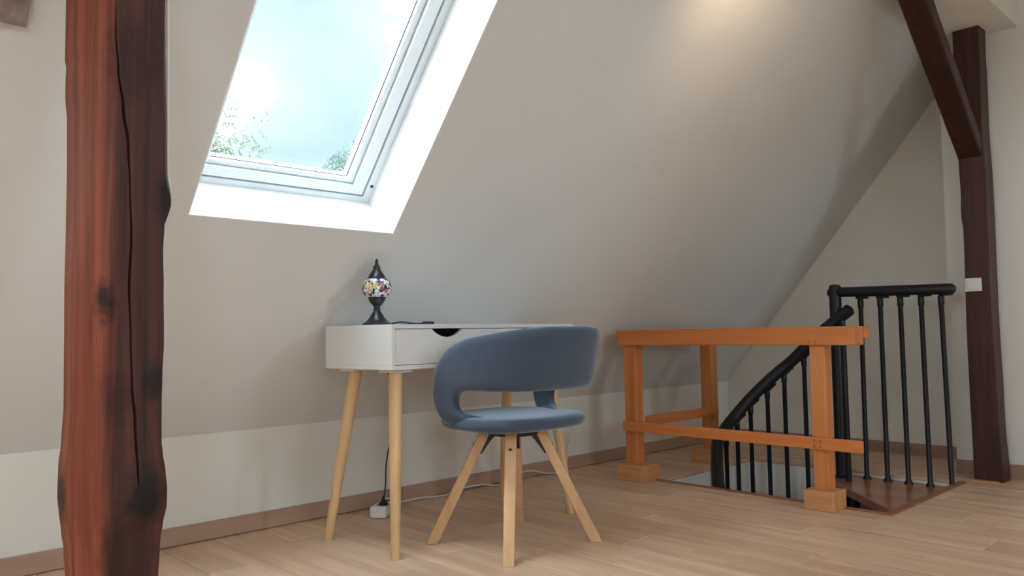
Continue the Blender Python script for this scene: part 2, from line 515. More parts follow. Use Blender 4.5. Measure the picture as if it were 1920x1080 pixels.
# ------------------------------------------------------------------ mesh helpers (everything is built in world metres)
class MB:
    def __init__(self):
        self.v, self.f = [], []

    def add(self, vs, fs):
        b = len(self.v)
        self.v += [Vector(p) for p in vs]
        self.f += [tuple(b + i for i in f) for f in fs]
        return self

    def box(self, lo, hi):
        (a, b, c), (d, e, f) = lo, hi
        return self.add([(a, b, c), (d, b, c), (d, e, c), (a, e, c), (a, b, f), (d, b, f), (d, e, f), (a, e, f)],
                        [(3, 2, 1, 0), (4, 5, 6, 7), (0, 1, 5, 4), (1, 2, 6, 5), (2, 3, 7, 6), (3, 0, 4, 7)])

    def obox(self, o, ax, ay, az):
        """box spanned from corner o by three edge vectors (right-handed)"""
        o, ax, ay, az = Vector(o), Vector(ax), Vector(ay), Vector(az)
        return self.add([o, o + ax, o + ax + ay, o + ay, o + az, o + ax + az, o + ax + ay + az, o + ay + az],
                        [(3, 2, 1, 0), (4, 5, 6, 7), (0, 1, 5, 4), (1, 2, 6, 5), (2, 3, 7, 6), (3, 0, 4, 7)])

    def tube(self, pts, rad, seg=12, caps=True):
        pts = [Vector(p) for p in pts]
        n = len(pts)
        rads = rad if isinstance(rad, (list, tuple)) else [rad] * n
        t0 = (pts[1] - pts[0]).normalized()
        ref = Vector((0, 0, 1)) if abs(t0.z) < 0.9 else Vector((1, 0, 0))
        u = t0.cross(ref).normalized()
        b0 = len(self.v)
        for i, p in enumerate(pts):
            t = (pts[min(i + 1, n - 1)] - pts[max(i - 1, 0)]).normalized()
            u = (u - t * u.dot(t)).normalized()
            w = t.cross(u)
            for k in range(seg):
                a = 2 * math.pi * k / seg
                self.v.append(p + (u * math.cos(a) + w * math.sin(a)) * rads[i])
        for i in range(n - 1):
            for k in range(seg):
                k2 = (k + 1) % seg
                self.f.append((b0 + i * seg + k, b0 + i * seg + k2, b0 + (i + 1) * seg + k2, b0 + (i + 1) * seg + k))
        if caps:
            self.f.append(tuple(b0 + k for k in reversed(range(seg))))
            self.f.append(tuple(b0 + (n - 1) * seg + k for k in range(seg)))
        return self

    def lathe(self, c, prof, seg=32):
        c = Vector(c)
        b0 = len(self.v)
        n = len(prof)
        for r, z in prof:
            for k in range(seg):
                a = 2 * math.pi * k / seg
                self.v.append(c + Vector((r * math.cos(a), r * math.sin(a), z)))
        for i in range(n - 1):
            for k in range(seg):
                k2 = (k + 1) % seg
                self.f.append((b0 + i * seg + k, b0 + i * seg + k2, b0 + (i + 1) * seg + k2, b0 + (i + 1) * seg + k))
        self.f.append(tuple(b0 + k for k in reversed(range(seg))))
        self.f.append(tuple(b0 + (n - 1) * seg + k for k in range(seg)))
        return self

    def prism(self, poly, vec):
        """closed polygon (list of points) swept by vec"""
        n = len(poly)
        poly = [Vector(p) for p in poly]
        vec = Vector(vec)
        return self.add(poly + [p + vec for p in poly],
                        [tuple(reversed(range(n))), tuple(range(n, 2 * n))] + [(i, (i + 1) % n, n + (i + 1) % n, n + i) for i in range(n)])

    def loft(self, rings, caps=True):
        b0 = len(self.v)
        s = len(rings[0])
        for r in rings:
            self.v += [Vector(p) for p in r]
        for i in range(len(rings) - 1):
            for k in range(s):
                k2 = (k + 1) % s
                self.f.append((b0 + i * s + k, b0 + i * s + k2, b0 + (i + 1) * s + k2, b0 + (i + 1) * s + k))
        if caps:
            self.f.append(tuple(b0 + k for k in reversed(range(s))))
            self.f.append(tuple(b0 + (len(rings) - 1) * s + k for k in range(s)))
        return self


def wloc(o):
    p = Vector((0, 0, 0))
    while o:
        p += o.location
        o = o.parent
    return p


def build(name, mb, mat, parent=None, bevel=0.0, bseg=2, smooth=False, kind=None, label=None, cat=None, group=None, loc=None, angle=35):
    me = bpy.data.meshes.new(name)
    if parent is not None:
        base = wloc(parent)
    elif loc is not None:
        base = Vector(loc)
    else:
        xs = [p.x for p in mb.v]
        ys = [p.y for p in mb.v]
        zs = [p.z for p in mb.v]
        base = Vector(((min(xs) + max(xs)) / 2, (min(ys) + max(ys)) / 2, min(zs)))
    me.from_pydata([tuple(p - base) for p in mb.v], [], mb.f)
    bm = bmesh.new()
    bm.from_mesh(me)
    bmesh.ops.recalc_face_normals(bm, faces=bm.faces)
    if bevel:
        es = [e for e in bm.edges if len(e.link_faces) == 2 and e.calc_face_angle(0) > math.radians(angle)]
        bmesh.ops.bevel(bm, geom=es, offset=bevel, segments=bseg, profile=0.5, affect='EDGES', clamp_overlap=True)
    bm.to_mesh(me)
    bm.free()
    if smooth:
        for p in me.polygons:
            p.use_smooth = True
        me.set_sharp_from_angle(angle=math.radians(angle))
    me.materials.append(M[mat])
    o = bpy.data.objects.new(name, me)
    C.objects.link(o)
    if parent is not None:
        o.parent = parent
    else:
        o.location = base
    for k, v in (('kind', kind), ('label', label), ('category', cat), ('group', group)):
        if v:
            o[k] = v
    return o


def thing(name, loc, label=None, cat=None, group=None, kind=None):
    o = bpy.data.objects.new(name, None)
    o.empty_display_size = 0.1
    o.location = loc
    C.objects.link(o)
    for k, v in (('kind', kind), ('label', label), ('category', cat), ('group', group)):
        if v:
            o[k] = v
    return o


def catmull(pts, n):
    pts = [Vector(p) for p in pts]
    out = []
    m = len(pts) - 1
    for i in range(n + 1):
        t = i / n * m
        k = min(int(t), m - 1)
        t -= k
        p0 = pts[max(k - 1, 0)]
        p1, p2 = pts[k], pts[k + 1]
        p3 = pts[min(k + 2, m)]
        out.append(0.5 * ((2 * p1) + (p2 - p0) * t + (2 * p0 - 5 * p1 + 4 * p2 - p3) * t * t + (3 * p1 - p0 - 3 * p2 + p3) * t ** 3))
    return out


def lerp_tab(tab, z):
    tab = sorted(tab)
    if z <= tab[0][0]:
        return tab[0][1]
    if z >= tab[-1][0]:
        return tab[-1][1]
    for (a, b), (c, d) in zip(tab, tab[1:]):
        if a <= z <= c:
            t = (z - a) / (c - a)
            t = t * t * (3 - 2 * t)
            return b + (d - b) * t


def slab(mb, p0, u, v, n, ur, vr, holes, thick):
    """plate in the (u, v) plane through p0, thick along n, with real rectangular openings"""
    us = sorted({ur[0], ur[1], *[h[0] for h in holes], *[h[1] for h in holes]})
    vs = sorted({vr[0], vr[1], *[h[2] for h in holes], *[h[3] for h in holes]})
    p0, u, v, n = Vector(p0), Vector(u), Vector(v), Vector(n)

    def solid(i, j):
        if i < 0 or j < 0 or i >= len(us) - 1 or j >= len(vs) - 1:
            return False
        a, b = (us[i] + us[i + 1]) / 2, (vs[j] + vs[j + 1]) / 2
        return not any(h[0] < a < h[1] and h[2] < b < h[3] for h in holes)
    idx = {}

    def P(i, j, k):
        if (i, j, k) not in idx:
            idx[(i, j, k)] = len(mb.v)
            mb.v.append(p0 + u * us[i] + v * vs[j] + n * (thick * k))
        return idx[(i, j, k)]
    for i in range(len(us) - 1):
        for j in range(len(vs) - 1):
            if not solid(i, j):
                continue
            mb.f.append((P(i, j, 0), P(i, j + 1, 0), P(i + 1, j + 1, 0), P(i + 1, j, 0)))
            mb.f.append((P(i, j, 1), P(i + 1, j, 1), P(i + 1, j + 1, 1), P(i, j + 1, 1)))
            if not solid(i - 1, j):
                mb.f.append((P(i, j, 0), P(i, j, 1), P(i, j + 1, 1), P(i, j + 1, 0)))
            if not solid(i + 1, j):
                mb.f.append((P(i + 1, j, 0), P(i + 1, j + 1, 0), P(i + 1, j + 1, 1), P(i + 1, j, 1)))
            if not solid(i, j - 1):
                mb.f.append((P(i, j, 0), P(i + 1, j, 0), P(i + 1, j, 1), P(i, j, 1)))
            if not solid(i, j + 1):
                mb.f.append((P(i, j + 1, 0), P(i, j + 1, 1), P(i + 1, j + 1, 1), P(i + 1, j + 1, 0)))
    return mb


# ================================================================== THE SETTING
T = 0.32
# floor: base slab with the stairwell opening, planks as single boards on top
floor = build('floor', slab(MB(), (0, 0, -0.30), (1, 0, 0), (0, 1, 0), (0, 0, 1), (XL - T, XR + T), (YF - T, YK + T),
                            [(HX0, HX1, HY0, HY1)], 0.288), 'subfloor', kind='structure', loc=(0, 0, 0))
PW, PL, GAP = 0.192, 1.286, 0.0020
plank_full = None


def cut(rect):
    """the pieces of a plank that remain round the stairwell opening"""
    x0, x1, y0, y1 = rect
    hx0, hx1, hy0, hy1 = HX0 - 0.001, HX1 + 0.001, HY0 - 0.001, HY1 + 0.001
    if x1 <= hx0 or x0 >= hx1 or y1 <= hy0 or y0 >= hy1:
        return [rect]
    out = []
    if y0 < hy0:
        out.append((x0, x1, y0, hy0))
    if y1 > hy1:
        out.append((x0, x1, hy1, y1))
    m0, m1 = max(y0, hy0), min(y1, hy1)
    if x0 < hx0:
        out.append((x0, hx0, m0, m1))
    if x1 > hx1:
        out.append((hx1, x1, m0, m1))
    return [r for r in out if r[1] - r[0] > 0.006 and r[3] - r[2] > 0.006]


px0 = XL
col = 0
while px0 < XR - 0.01:
    off = (col * 0.43) % 1.0 * PL
    y = YF - off
    while y < YK:
        r0 = (px0, min(px0 + PW, XR), max(y, YF), min(y + PL, YK))
        for (a, b, c, d) in (cut(r0) if r0[3] - r0[2] > 0.02 else []):
            full = abs(b - a - PW) < 1e-6 and abs(d - c - PL) < 1e-6
            if full and plank_full is not None:
                o = plank_full.copy()
                C.objects.link(o)
                o.parent = floor
            else:
                mb = MB().box((-(b - a) / 2 + GAP / 2, -(d - c) / 2 + GAP / 2, 0), ((b - a) / 2 - GAP / 2, (d - c) / 2 - GAP / 2, 0.012))
                o = build('plank', mb, 'laminate', None, bevel=0.0014, bseg=1, loc=(0, 0, 0))
                o.parent = floor
                if full:
                    plank_full = o
            o.location = ((a + b) / 2, (c + d) / 2, -0.012)
        y += PL
    px0 += PW
    col += 1

# walls
build('wall_back', MB().box((XL - T, YK, -0.3), (XR + T, YK + 0.3, ZK)), 'paint', kind='structure')
build('wall_front', MB().box((XL - T, YF - 0.3, -0.3), (XR + T, YF, ZK)), 'paint', kind='structure')
build('wall_right', MB().box((XR, YF - 0.2, -0.3), (XR + T, YK, 3.0)), 'paint', kind='structure')
build('wall_right_projection', MB().box((XP, YF, 0.0), (XR, YP, 2.9)), 'paint', kind='structure')
build('wall_left', slab(MB(), (XL, 0, 0), (0, 1, 0), (0, 0, 1), (-1, 0, 0), (YF - 0.2, YK + 0.2), (-0.3, 3.0),
                        [ADDED_GWIN], T), 'paint', kind='structure')
# sloped ceilings with their window openings
smax = (ZS - ZK) / math.sin(TH)
back_slope = build('ceiling_slope_back', slab(MB(), SP0, (1, 0, 0), SU, SN, (XL - T, XR + T), (0.0, smax + 0.6),
                                              [(WX0, WX1, WS0, WS1)] + ADDED_BWIN, T), 'slope', kind='structure')
fs = (ZC - ZK) / math.sin(TH)
build('ceiling_slope_front', slab(MB(), FP0, (1, 0, 0), FU, FN, (XL - T, XR + T), (0.0, fs + 0.3), ADDED_FWIN, T), 'slope', kind='structure')
# boxed purlin (soffit and its bright side) and the flat ceiling
build('ceiling_boxed_purlin', MB().box((XL, YB, ZS), (XR, 1.27, ZC + 0.2)), 'paint', kind='structure')
yfc = YF + (ZC - ZK) / math.tan(TH)
build('ceiling', MB().box((XL - T, yfc - 0.4, ZC), (XR + T, YB + 0.3, ZC + 0.25)), 'paint', kind='structure')

# skirting boards, each length of board a piece
BH, BT = 0.068, 0.014


def skirting(name, boards, mat):
    e = thing(name, (0, 0, 0), kind='structure')
    for lo, hi in boards:
        build('board', MB().box(lo, hi), mat, e, bevel=0.0025)
    return e


skirting('baseboard_back', [((a + 0.0008, YK - BT, 0.003), (b - 0.0008, YK, BH)) for a, b in ((XL, -0.3), (-0.3, 2.115), (2.115, 4.44), (4.44, XR))], 'base')
skirting('baseboard_right', [((XR - BT, YP, 0), (XR, YK - BT, BH)), ((XP - BT, -0.95, 0), (XP, YP, BH)), ((XP - BT, YF, 0), (XP, -0.951, BH))], 'baseY')

# stairwell: white lined shaft below the floor, lower floor at the bottom
sh = MB()
sh.box((HX1 - 0.004, HY0 - 0.1, -2.7), (HX1 + 0.1, HY1 + 0.1, -0.0125))
sh.box((HX0 - 0.1, HY0 - 0.1, -2.7), (HX0 + 0.004, HY1 + 0.1, -0.0125))
sh.box((HX0, HY1 - 0.004, -2.7), (HX1, HY1 + 0.1, -0.0125))
sh.box((HX0, HY0 - 0.1, -2.7), (HX1, HY0 + 0.003, -0.0125))
build('wall_stairwell', sh, 'paint', kind='structure')
build('floor_lower', MB().box((HX0 - 0.1, HY0 - 0.1, -2.8), (HX1 + 0.1, HY1 + 0.1, -2.7)), 'low_floor', kind='structure')
tr = thing('trim_stairwell', (0, 0, 0), kind='structure')
build('trim_strip', MB().box((HX0 - 0.024, HY0, 0.0), (HX0 + 0.004, HY1 + 0.02, 0.006)), 'trim', tr, bevel=0.002)
build('trim_strip', MB().box((HX0 - 0.024, HY0 - 0.03, 0.0), (HX1, HY0 + 0.004, 0.006)), 'trim', tr, bevel=0.002)

# garden ground far below (the room is an attic)
build('ground', MB().box((-40, -40, -6.2), (40, 40, -6.0)), 'lawn', kind='structure')


# ------------------------------------------------------------------ windows
def roof_window(name, p0, ud, su, sn, x0, x1, s0, s1, label=None):
    """roof window: reveal lining, fixed frame, sash with glazing bead, gasket and pane"""
    e = thing(name, tuple(Vector(p0) + Vector((((x0 + x1) / 2), 0, 0)) + su * s0), kind='structure', label=label)

    def P(x, s, d):
        return Vector(p0) + Vector((x, 0, 0)) + su * s + sn * d

    def bar(mb, xa, xb, sa, sb, da, db):
        mb.add([P(xa, sa, da), P(xb, sa, da), P(xb, sb, da), P(xa, sb, da), P(xa, sa, db), P(xb, sa, db), P(xb, sb, db), P(xa, sb, db)],
               [(3, 2, 1, 0), (4, 5, 6, 7), (0, 1, 5, 4), (1, 2, 6, 5), (2, 3, 7, 6), (3, 0, 4, 7)])

    def ring(i0, i1, da, db, mb=None):
        """rectangular ring between inset i0 and inset i1"""
        mb = mb or MB()
        o = [(x0 + i0, s0 + i0 * .74), (x1 - i0, s0 + i0 * .74), (x1 - i0, s1 - i0), (x0 + i0, s1 - i0)]
        i = [(x0 + i1, s0 + i1 * .74), (x1 - i1, s0 + i1 * .74), (x1 - i1, s1 - i1), (x0 + i1, s1 - i1)]
        vs = [P(*q, da) for q in o] + [P(*q, da) for q in i] + [P(*q, db) for q in o] + [P(*q, db) for q in i]
        fsx = []
        for k in range(4):
            k2 = (k + 1) % 4
            fsx += [(k, k2, 4 + k2, 4 + k), (8 + k, 12 + k, 12 + k2, 8 + k2), (k, 8 + k, 8 + k2, k2), (4 + k, 4 + k2, 12 + k2, 12 + k)]
        return mb.add(vs, fsx)
    # lining boards of the reveal, a hair proud of the plaster opening
    t = 0.004
    for (xa, xb, sa, sb) in ((x0, x0 + t, s0, s1), (x1 - t, x1, s0, s1), (x0 + t, x1 - t, s0, s0 + t), (x0 + t, x1 - t, s1 - t, s1)):
        mb = MB()
        bar(mb, xa, xb, sa, sb, -0.001, 0.212)
        build('reveal_board', mb, 'reveal', e)
    build('frame', ring(0.004, 0.034, 0.205, 0.30), 'frame', e, bevel=0.003)
    build('gap_seal', ring(0.034, 0.040, 0.226, 0.29), 'gasket', e)
    sash = build('sash', ring(0.040, 0.088, 0.208, 0.285), 'frame', e, bevel=0.004)
    build('glazing_bead', ring(0.088, 0.113, 0.222, 0.275), 'frame', sash, bevel=0.006)
    build('gasket', ring(0.112, 0.1155, 0.2385, 0.2415), 'gasket', sash)
    mb = MB()
    bar(mb, x0 + 0.113, x1 - 0.113, s0 + 0.113 * .74, s1 - 0.113, 0.242, 0.258)
    build('pane', mb, 'glass', sash)
    return e, P


w1, WP = roof_window('window_1', SP0, None, SU, SN, WX0, WX1, WS0, WS1)
# the little screw cap low on the right frame
sc_ = MB()
a = WP(WX1 - 0.019, WS0 + 0.075, 0.2055)
sc_.tube([a, a - SN * 0.004], 0.006, 12)
build('screw_cap', sc_, 'bronze', w1)
for i, (a, b, c, d) in enumerate(ADDED_BWIN):
    roof_window('window_%d' % (i + 5), SP0, None, SU, SN, a, b, c, d)  # added light openings, never in view
for i, (a, b, c, d) in enumerate(ADDED_FWIN):
    roof_window('window_%d' % (i + 2), FP0, None, FU, FN, a, b, c, d)  # unseen windows behind the camera, added for fill light
gy0, gy1, gz0, gz1 = ADDED_GWIN
gw = thing('window_7', (XL, (gy0 + gy1) / 2, gz0), kind='structure')  # added side-light window, out of view
mb = MB()
for lo, hi in (((gy0, gz0), (gy1, gz0 + .07)), ((gy0, gz1 - .07), (gy1, gz1)), ((gy0, gz0 + .07), (gy0 + .07, gz1 - .07)), ((gy1 - .07, gz0 + .07), (gy1, gz1 - .07)),
               (((gy0 + gy1) / 2 - .04, gz0 + .07), ((gy0 + gy1) / 2 + .04, gz1 - .07))):
    mb.box((XL - 0.22, lo[0], lo[1]), (XL - 0.16, hi[0], hi[1]))
build('frame', mb, 'frame', gw)
for ya, yb in ((gy0 + .06, (gy0 + gy1) / 2 - .03), ((gy0 + gy1) / 2 + .03, gy1 - .06)):
    build('pane', MB().box((XL - 0.196, ya, gz0 + .06), (XL - 0.184, yb, gz1 - .06)), 'glass', gw)


# ================================================================== TIMBER
# big old post in the foreground, hewn, with bulging knots and a long drying crack
PLT = [(1.42, 0.419), (1.356, 0.419), (1.297, 0.419), (1.282, 0.422), (1.26, 0.421), (1.228, 0.421), (1.176, 0.425), (1.071, 0.426), (0.976, 0.426), (0.852, 0.425), (0.738, 0.426), (0.626, 0.427), (0.555, 0.424), (0.515, 0.42), (0.455, 0.419), (0.425, 0.422), (0.394, 0.426), (0.354, 0.431), (0.303, 0.434)]
PRT = [(1.417, 0.563), (1.331, 0.564), (1.246, 0.565), (1.151, 0.567), (1.067, 0.568), (1.044, 0.571), (1.026, 0.574), (1.01, 0.574), (0.994, 0.571), (0.972, 0.564), (0.92, 0.562), (0.848, 0.564), (0.735, 0.566), (0.684, 0.564), (0.623, 0.563), (0.553, 0.563), (0.532, 0.565), (0.502, 0.569), (0.466, 0.572), (0.436, 0.572), (0.402, 0.566), (0.373, 0.562), (0.344, 0.561), (0.304, 0.559)]
CRK = [(1.6, 0.468), (1.328, 0.471), (1.258, 0.476), (1.183, 0.486), (1.118, 0.495), (1.038, 0.499), (0.937, 0.503), (0.846, 0.500), (0.747, 0.504), (0.667, 0.507), (0.598, 0.513), (0.509, 0.517), (0.479, 0.518), (0.2, 0.52)]
PY0, PY1 = 1.55, 1.69
rings = []
ztop = ZC
zs = [i * 0.012 for i in range(int(1.5 / 0.012) + 1)] + [1.5 + (ztop - 1.5) * k / 40 for k in range(1, 41)]
for z in zs:
    xl, xr, xc = lerp_tab(PLT, z), lerp_tab(PRT, z), lerp_tab(CRK, z)
    dep = 0.014 * max(0.0, min(1.0, (z - 0.47) / 0.06)) * max(0.0, min(1.0, (1.42 - z) / 0.25))
    cw = 0.0016 + 0.0012 * (0.5 + 0.5 * math.sin(z * 23))
    pts = []
    wane = 0.046 + 0.006 * math.sin(z * 5.0)
    wy = wane * 1.5
    # -Y face from the left arris to the right arris, with the crack let in
    L0, R0 = xl + wane, xr - 0.004
    for t in (0.0, 0.25, 0.5, 0.75):
        pts.append((L0 + (xc - 0.010 - L0) * t, PY0))
    pts += [(xc - 0.008, PY0), (xc - cw, PY0 + 0.0005), (xc, PY0 + dep), (xc + cw, PY0 + 0.0005), (xc + 0.008, PY0)]
    for t in (0.33, 0.66, 1.0):
        pts.append((xc + 0.010 + (R0 - xc - 0.010) * t, PY0))
    pts.append((xr, PY0 + 0.004))
    for t in (0.25, 0.5, 0.75):
        pts.append((xr - 0.002, PY0 + (PY1 - PY0) * t))
    pts.append((xr - 0.004, PY1 - 0.006))
    pts.append((xr - 0.012, PY1))
    for t in (0.33, 0.66):
        pts.append((xr + (xl - xr) * t, PY1))
    pts.append((xl + 0.006, PY1))
    pts.append((xl, PY1 - 0.006))
    for t in (0.75, 0.5, 0.25):
        pts.append((xl, PY0 + wy + (PY1 - PY0 - wy) * t))
    pts.append((xl + 0.003, PY0 + wy * 0.8))
    pts.append((xl + wane * 0.45, PY0 + wy * 0.46))
    ring = []
    for k, (x, y) in enumerate(pts):
        nv = noise.noise(Vector((x * 14, y * 14, z * 3.5))) * 0.0028 + noise.noise(Vector((x * 60, y * 60, z * 8))) * 0.0008
        bul = 0.0
        for (kx, kz, ks, kr) in ((0.53, 0.46, 0.012, 0.06), (0.452, 0.82, 0.004, 0.04), (0.57, 1.02, 0.006, 0.03)):
            bul += ks * math.exp(-(((x - kx) / 0.045) ** 2 + ((z - kz) / kr) ** 2))
        front = y < PY0 + 0.02
        ring.append((x, y + (nv - bul if front else nv), min(z, ZK + (YK - y) * math.tan(TH) - 0.004)))
    rings.append(ring)
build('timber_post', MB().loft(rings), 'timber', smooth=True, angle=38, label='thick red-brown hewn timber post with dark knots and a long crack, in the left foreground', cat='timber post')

# white cable down the side of the post
cb = catmull([(0.578, 1.63, 2.2), (0.578, 1.60, 1.6), (0.5735, 1.575, 1.448), (0.5755, 1.575, 1.30), (0.5765, 1.575, 1.15), (0.578, 1.575, 1.075), (0.583, 1.575, 1.045), (0.581, 1.59, 1.02), (0.574, 1.60, 0.99), (0.572, 1.60, 0.80)], 60)
build('cable', MB().tube(cb, 0.0028, 8), 'cord_white', smooth=True, label='thin white cable running down the right edge of the large timber post', cat='cable')

# slim dark post by the stairs, with its brace
rings = []
for i in range(41):
    z = ZS * i / 40
    sw = 0.0025 * math.sin(z * 4.0)
    bx0, by1 = 4.30 + 0.003 * math.sin(z * 7), 1.230 + sw + (0.004 if abs(z - 1.33) < 0.05 else 0)
    bx1, by0 = 4.415, 1.113 - 0.002 * math.sin(z * 6) - (0.010 * max(0, 1 - z / 0.25))
    ring = []
    for (x, y, dx, dy) in ((bx0, by0, 0, 1), (bx0, by0, 1, 0), (bx1, by0, -1, 0), (bx1, by0, 0, 1), (bx1, by1, 0, -1), (bx1, by1, -1, 0), (bx0, by1, 1, 0), (bx0, by1, 0, -1)):
        nn = noise.noise(Vector((x * 20, y * 20, z * 5))) * 0.003
        ring.append((x + dx * 0.005 + nn, y + dy * 0.005 + nn, z))
    rings.append(ring)
rp = thing('timber_post', (4.36, 1.17, 0), 'slim dark brown timber post with a diagonal brace, beside the stair railing', 'timber post')
build('post', MB().loft(rings), 'timber_dark', rp)
bd = Vector((-0.731, 0, 0.606)).normalized()
bn = Vector((0.606, 0, 0.731)).normalized()
rings = []
for i in range(25):
    q = Vector((4.40, 0, 1.579 - 0.1 * 0.829)) + bd * (1.10 * i / 24)
    ring = []
    th = 0.078
    for (y, s, dy, dsn) in ((1.122, 0, 1, 0), (1.122, 0, 0, 1), (1.122, th, 0, -1), (1.122, th, 1, 0), (1.232, th, -1, 0), (1.232, th, 0, -1), (1.232, 0, 0, 1), (1.232, 0, -1, 0)):
        nn = noise.noise(Vector((i * 0.35, y * 30, s * 30))) * 0.003
        p = q + bn * (s + dsn * 0.006 + nn)
        ring.append((p.x, y + dy * 0.006 + nn, p.z))
    rings.append(ring)
build('brace', MB().loft(rings), 'timber_brace', rp)
build('foot_shim', MB().box((4.262, 1.120, 0.0), (4.298, 1.228, 0.006)), 'block', rp, bevel=0.002)

# light switch on that post
ls = thing('light_switch', (4.288, 1.188, 0.919), 'white square light switch mounted on the dark timber post by the stairs', 'switch')
build('plate', MB().box((4.288, 1.153, 0.919), (4.2985, 1.226, 0.985)), 'plastic', ls, bevel=0.003)
build('rocker', MB().obox((4.2845, 1.163, 0.932), (0.006, 0, 0), (0, 0.053, 0), (0.002, 0, 0.044)), 'plastic', ls, bevel=0.0015)

# ================================================================== DESK
DX0, DX1, DY0, DY1, DZ0, DZ1 = 1.543, 2.528, 2.187, 2.575, 0.632, 0.787
desk = thing('desk', (DX0, DY0, 0), 'white two-drawer desk on slanted round beech legs, under the skylight', 'desk')
pt = 0.015
build('top_panel', MB().box((DX0, DY0, DZ1 - pt), (DX1, DY1, DZ1)), 'desk', desk, bevel=0.0012)
build('bottom_panel', MB().box((DX0, DY0, DZ0), (DX1, DY1, DZ0 + pt)), 'desk', desk, bevel=0.0012)
for xa in (DX0, DX1 - pt):
    build('side_panel', MB().box((xa, DY0, DZ0 + pt), (xa + pt, DY1, DZ1 - pt)), 'desk', desk, bevel=0.0008)
build('back_panel', MB().box((DX0 + pt, DY1 - pt, DZ0 + pt), (DX1 - pt, DY1, DZ1 - pt)), 'desk', desk)
xm = (DX0 + DX1) / 2 + 0.005
for xa, xb in ((DX0 + pt + 0.0015, xm - 0.001), (xm + 0.001, DX1 - pt - 0.0015)):
    za, zb = DZ0 + pt + 0.002, DZ1 - pt - 0.002
    xc = (xa + xb) / 2
    poly = [(xa, za), (xb, za), (xb, zb)]
    hw, dpt = 0.075, 0.029
    R_ = (hw * hw + dpt * dpt) / (2 * dpt)
    for k in range(17):
        x = hw - 2 * hw * k / 16
        poly.append((xc + x, zb + (R_ - dpt) - math.sqrt(R_ * R_ - x * x)))
    poly.append((xa, zb))
    # front with the finger notch: strips so every face stays flat and convex
    mb = MB()
    cols = [(xa, zb)] + [(p[0], p[1]) for p in reversed(poly[3:20])] + [(xb, zb)]
    vv, ff = [], []
    for (x, z) in cols:
        vv += [(x, DY0 + 0.001, za), (x, DY0 + 0.001, z), (x, DY0 + 0.016, za), (x, DY0 + 0.016, z)]
    for k in range(len(cols) - 1):
        a, b = 4 * k, 4 * k + 4
        ff += [(a, b, b + 1, a + 1), (a + 2, a + 3, b + 3, b + 2), (a + 1, b + 1, b + 3, a + 3), (a, a + 2, b + 2, b)]
    ff += [(0, 1, 3, 2), (4 * len(cols) - 4, 4 * len(cols) - 2, 4 * len(cols) - 1, 4 * len(cols) - 3)]
    mb.add(vv, ff)
    dr = build('drawer', mb, 'desk', desk)
    tb = MB()
    tb.box((xa + 0.004, DY0 + 0.0165, za), (xb - 0.004, DY1 - 0.03, za + 0.004))
    tb.box((xa + 0.004, DY0 + 0.0165, za + 0.004), (xa + 0.012, DY1 - 0.03, zb - 0.03))
    tb.box((xb - 0.012, DY0 + 0.0165, za + 0.004), (xb - 0.004, DY1 - 0.03, zb - 0.03))
    tb.box((xa + 0.012, DY1 - 0.04, za + 0.004), (xb - 0.012, DY1 - 0.03, zb - 0.03))
    tb.box((xa + 0.012, DY0 + 0.0165, za + 0.004), (xb - 0.012, DY0 + 0.024, zb - 0.03))
    build('drawer_tray', tb, 'desk_in', dr)
for (tx, ty, bx, by) in ((DX0 + .078, DY0 + .078, DX0 + .018, DY0 + .012), (DX0 + .078, DY1 - .078, DX0 + .024, DY1 + .02), (DX1 - .078, DY0 + .078, DX1 - .066, DY0 - .02), (DX1 - .078, DY1 - .078, DX1 - .02, DY1 + .02)):
    leg = build('leg', MB().tube([(tx, ty, DZ0 - 0.012), (tx + (bx - tx) * .5, ty + (by - ty) * .5, DZ0 / 2), (bx, by, 0.004), (bx, by, 0.0)], [0.0245, 0.0205, 0.0155, 0.0150], 24), 'beech', desk, smooth=True)
    build('mounting_plate', MB().box((tx - 0.042, ty - 0.042, DZ0 - 0.012), (tx + 0.042, ty + 0.042, DZ0)), 'desk', leg, bevel=0.0015)

desk.rotation_euler.z = math.radians(3.5)

# ================================================================== MOSAIC LAMP
lx, ly, lz = 1.607, 2.368, DZ1
lamp = thing('table_lamp', (lx, ly, lz), 'small table lamp with colourful mosaic glass globe and dark metal foot, on the desk', 'lamp')
build('base', MB().lathe((lx, ly, lz), [(0.054, 0), (0.055, 0.003), (0.050, 0.008), (0.044, 0.011), (0.036, 0.017), (0.027, 0.028), (0.019, 0.042), (0.013, 0.050), (0.012, 0.053), (0.0135, 0.056), (0.0125, 0.060), (0.011, 0.063), (0.013, 0.067), (0.0135, 0.070), (0.018, 0.074), (0.025, 0.082), (0.030, 0.092), (0.032, 0.101), (0.031, 0.103)], 40), 'bronze', lamp, smooth=True, angle=50)
gp = []
for k in range(25):
    a = math.radians(-128 + 0) if False else 0
zc_, rg, hg = 0.1345, 0.0545, 0.046
for k in range(25):
    z = 0.101 + 0.066 * k / 24
    t = (z - zc_) / hg
    gp.append((rg * math.sqrt(max(0.02, 1 - t * t)), z))
build('mosaic_globe', MB().lathe((lx, ly, lz), gp, 48), 'mosaic', lamp, smooth=True, angle=70)
build('cap', MB().lathe((lx, ly, lz), [(0.0315, 0.165), (0.032, 0.170), (0.030, 0.175), (0.026, 0.183), (0.019, 0.193), (0.0135, 0.201), (0.0125, 0.206), (0.0135, 0.210), (0.0115, 0.214), (0.0065, 0.219), (0.0055, 0.224), (0.0065, 0.228), (0.005, 0.234), (0.002, 0.240)], 40), 'bronze', lamp, smooth=True, angle=50)
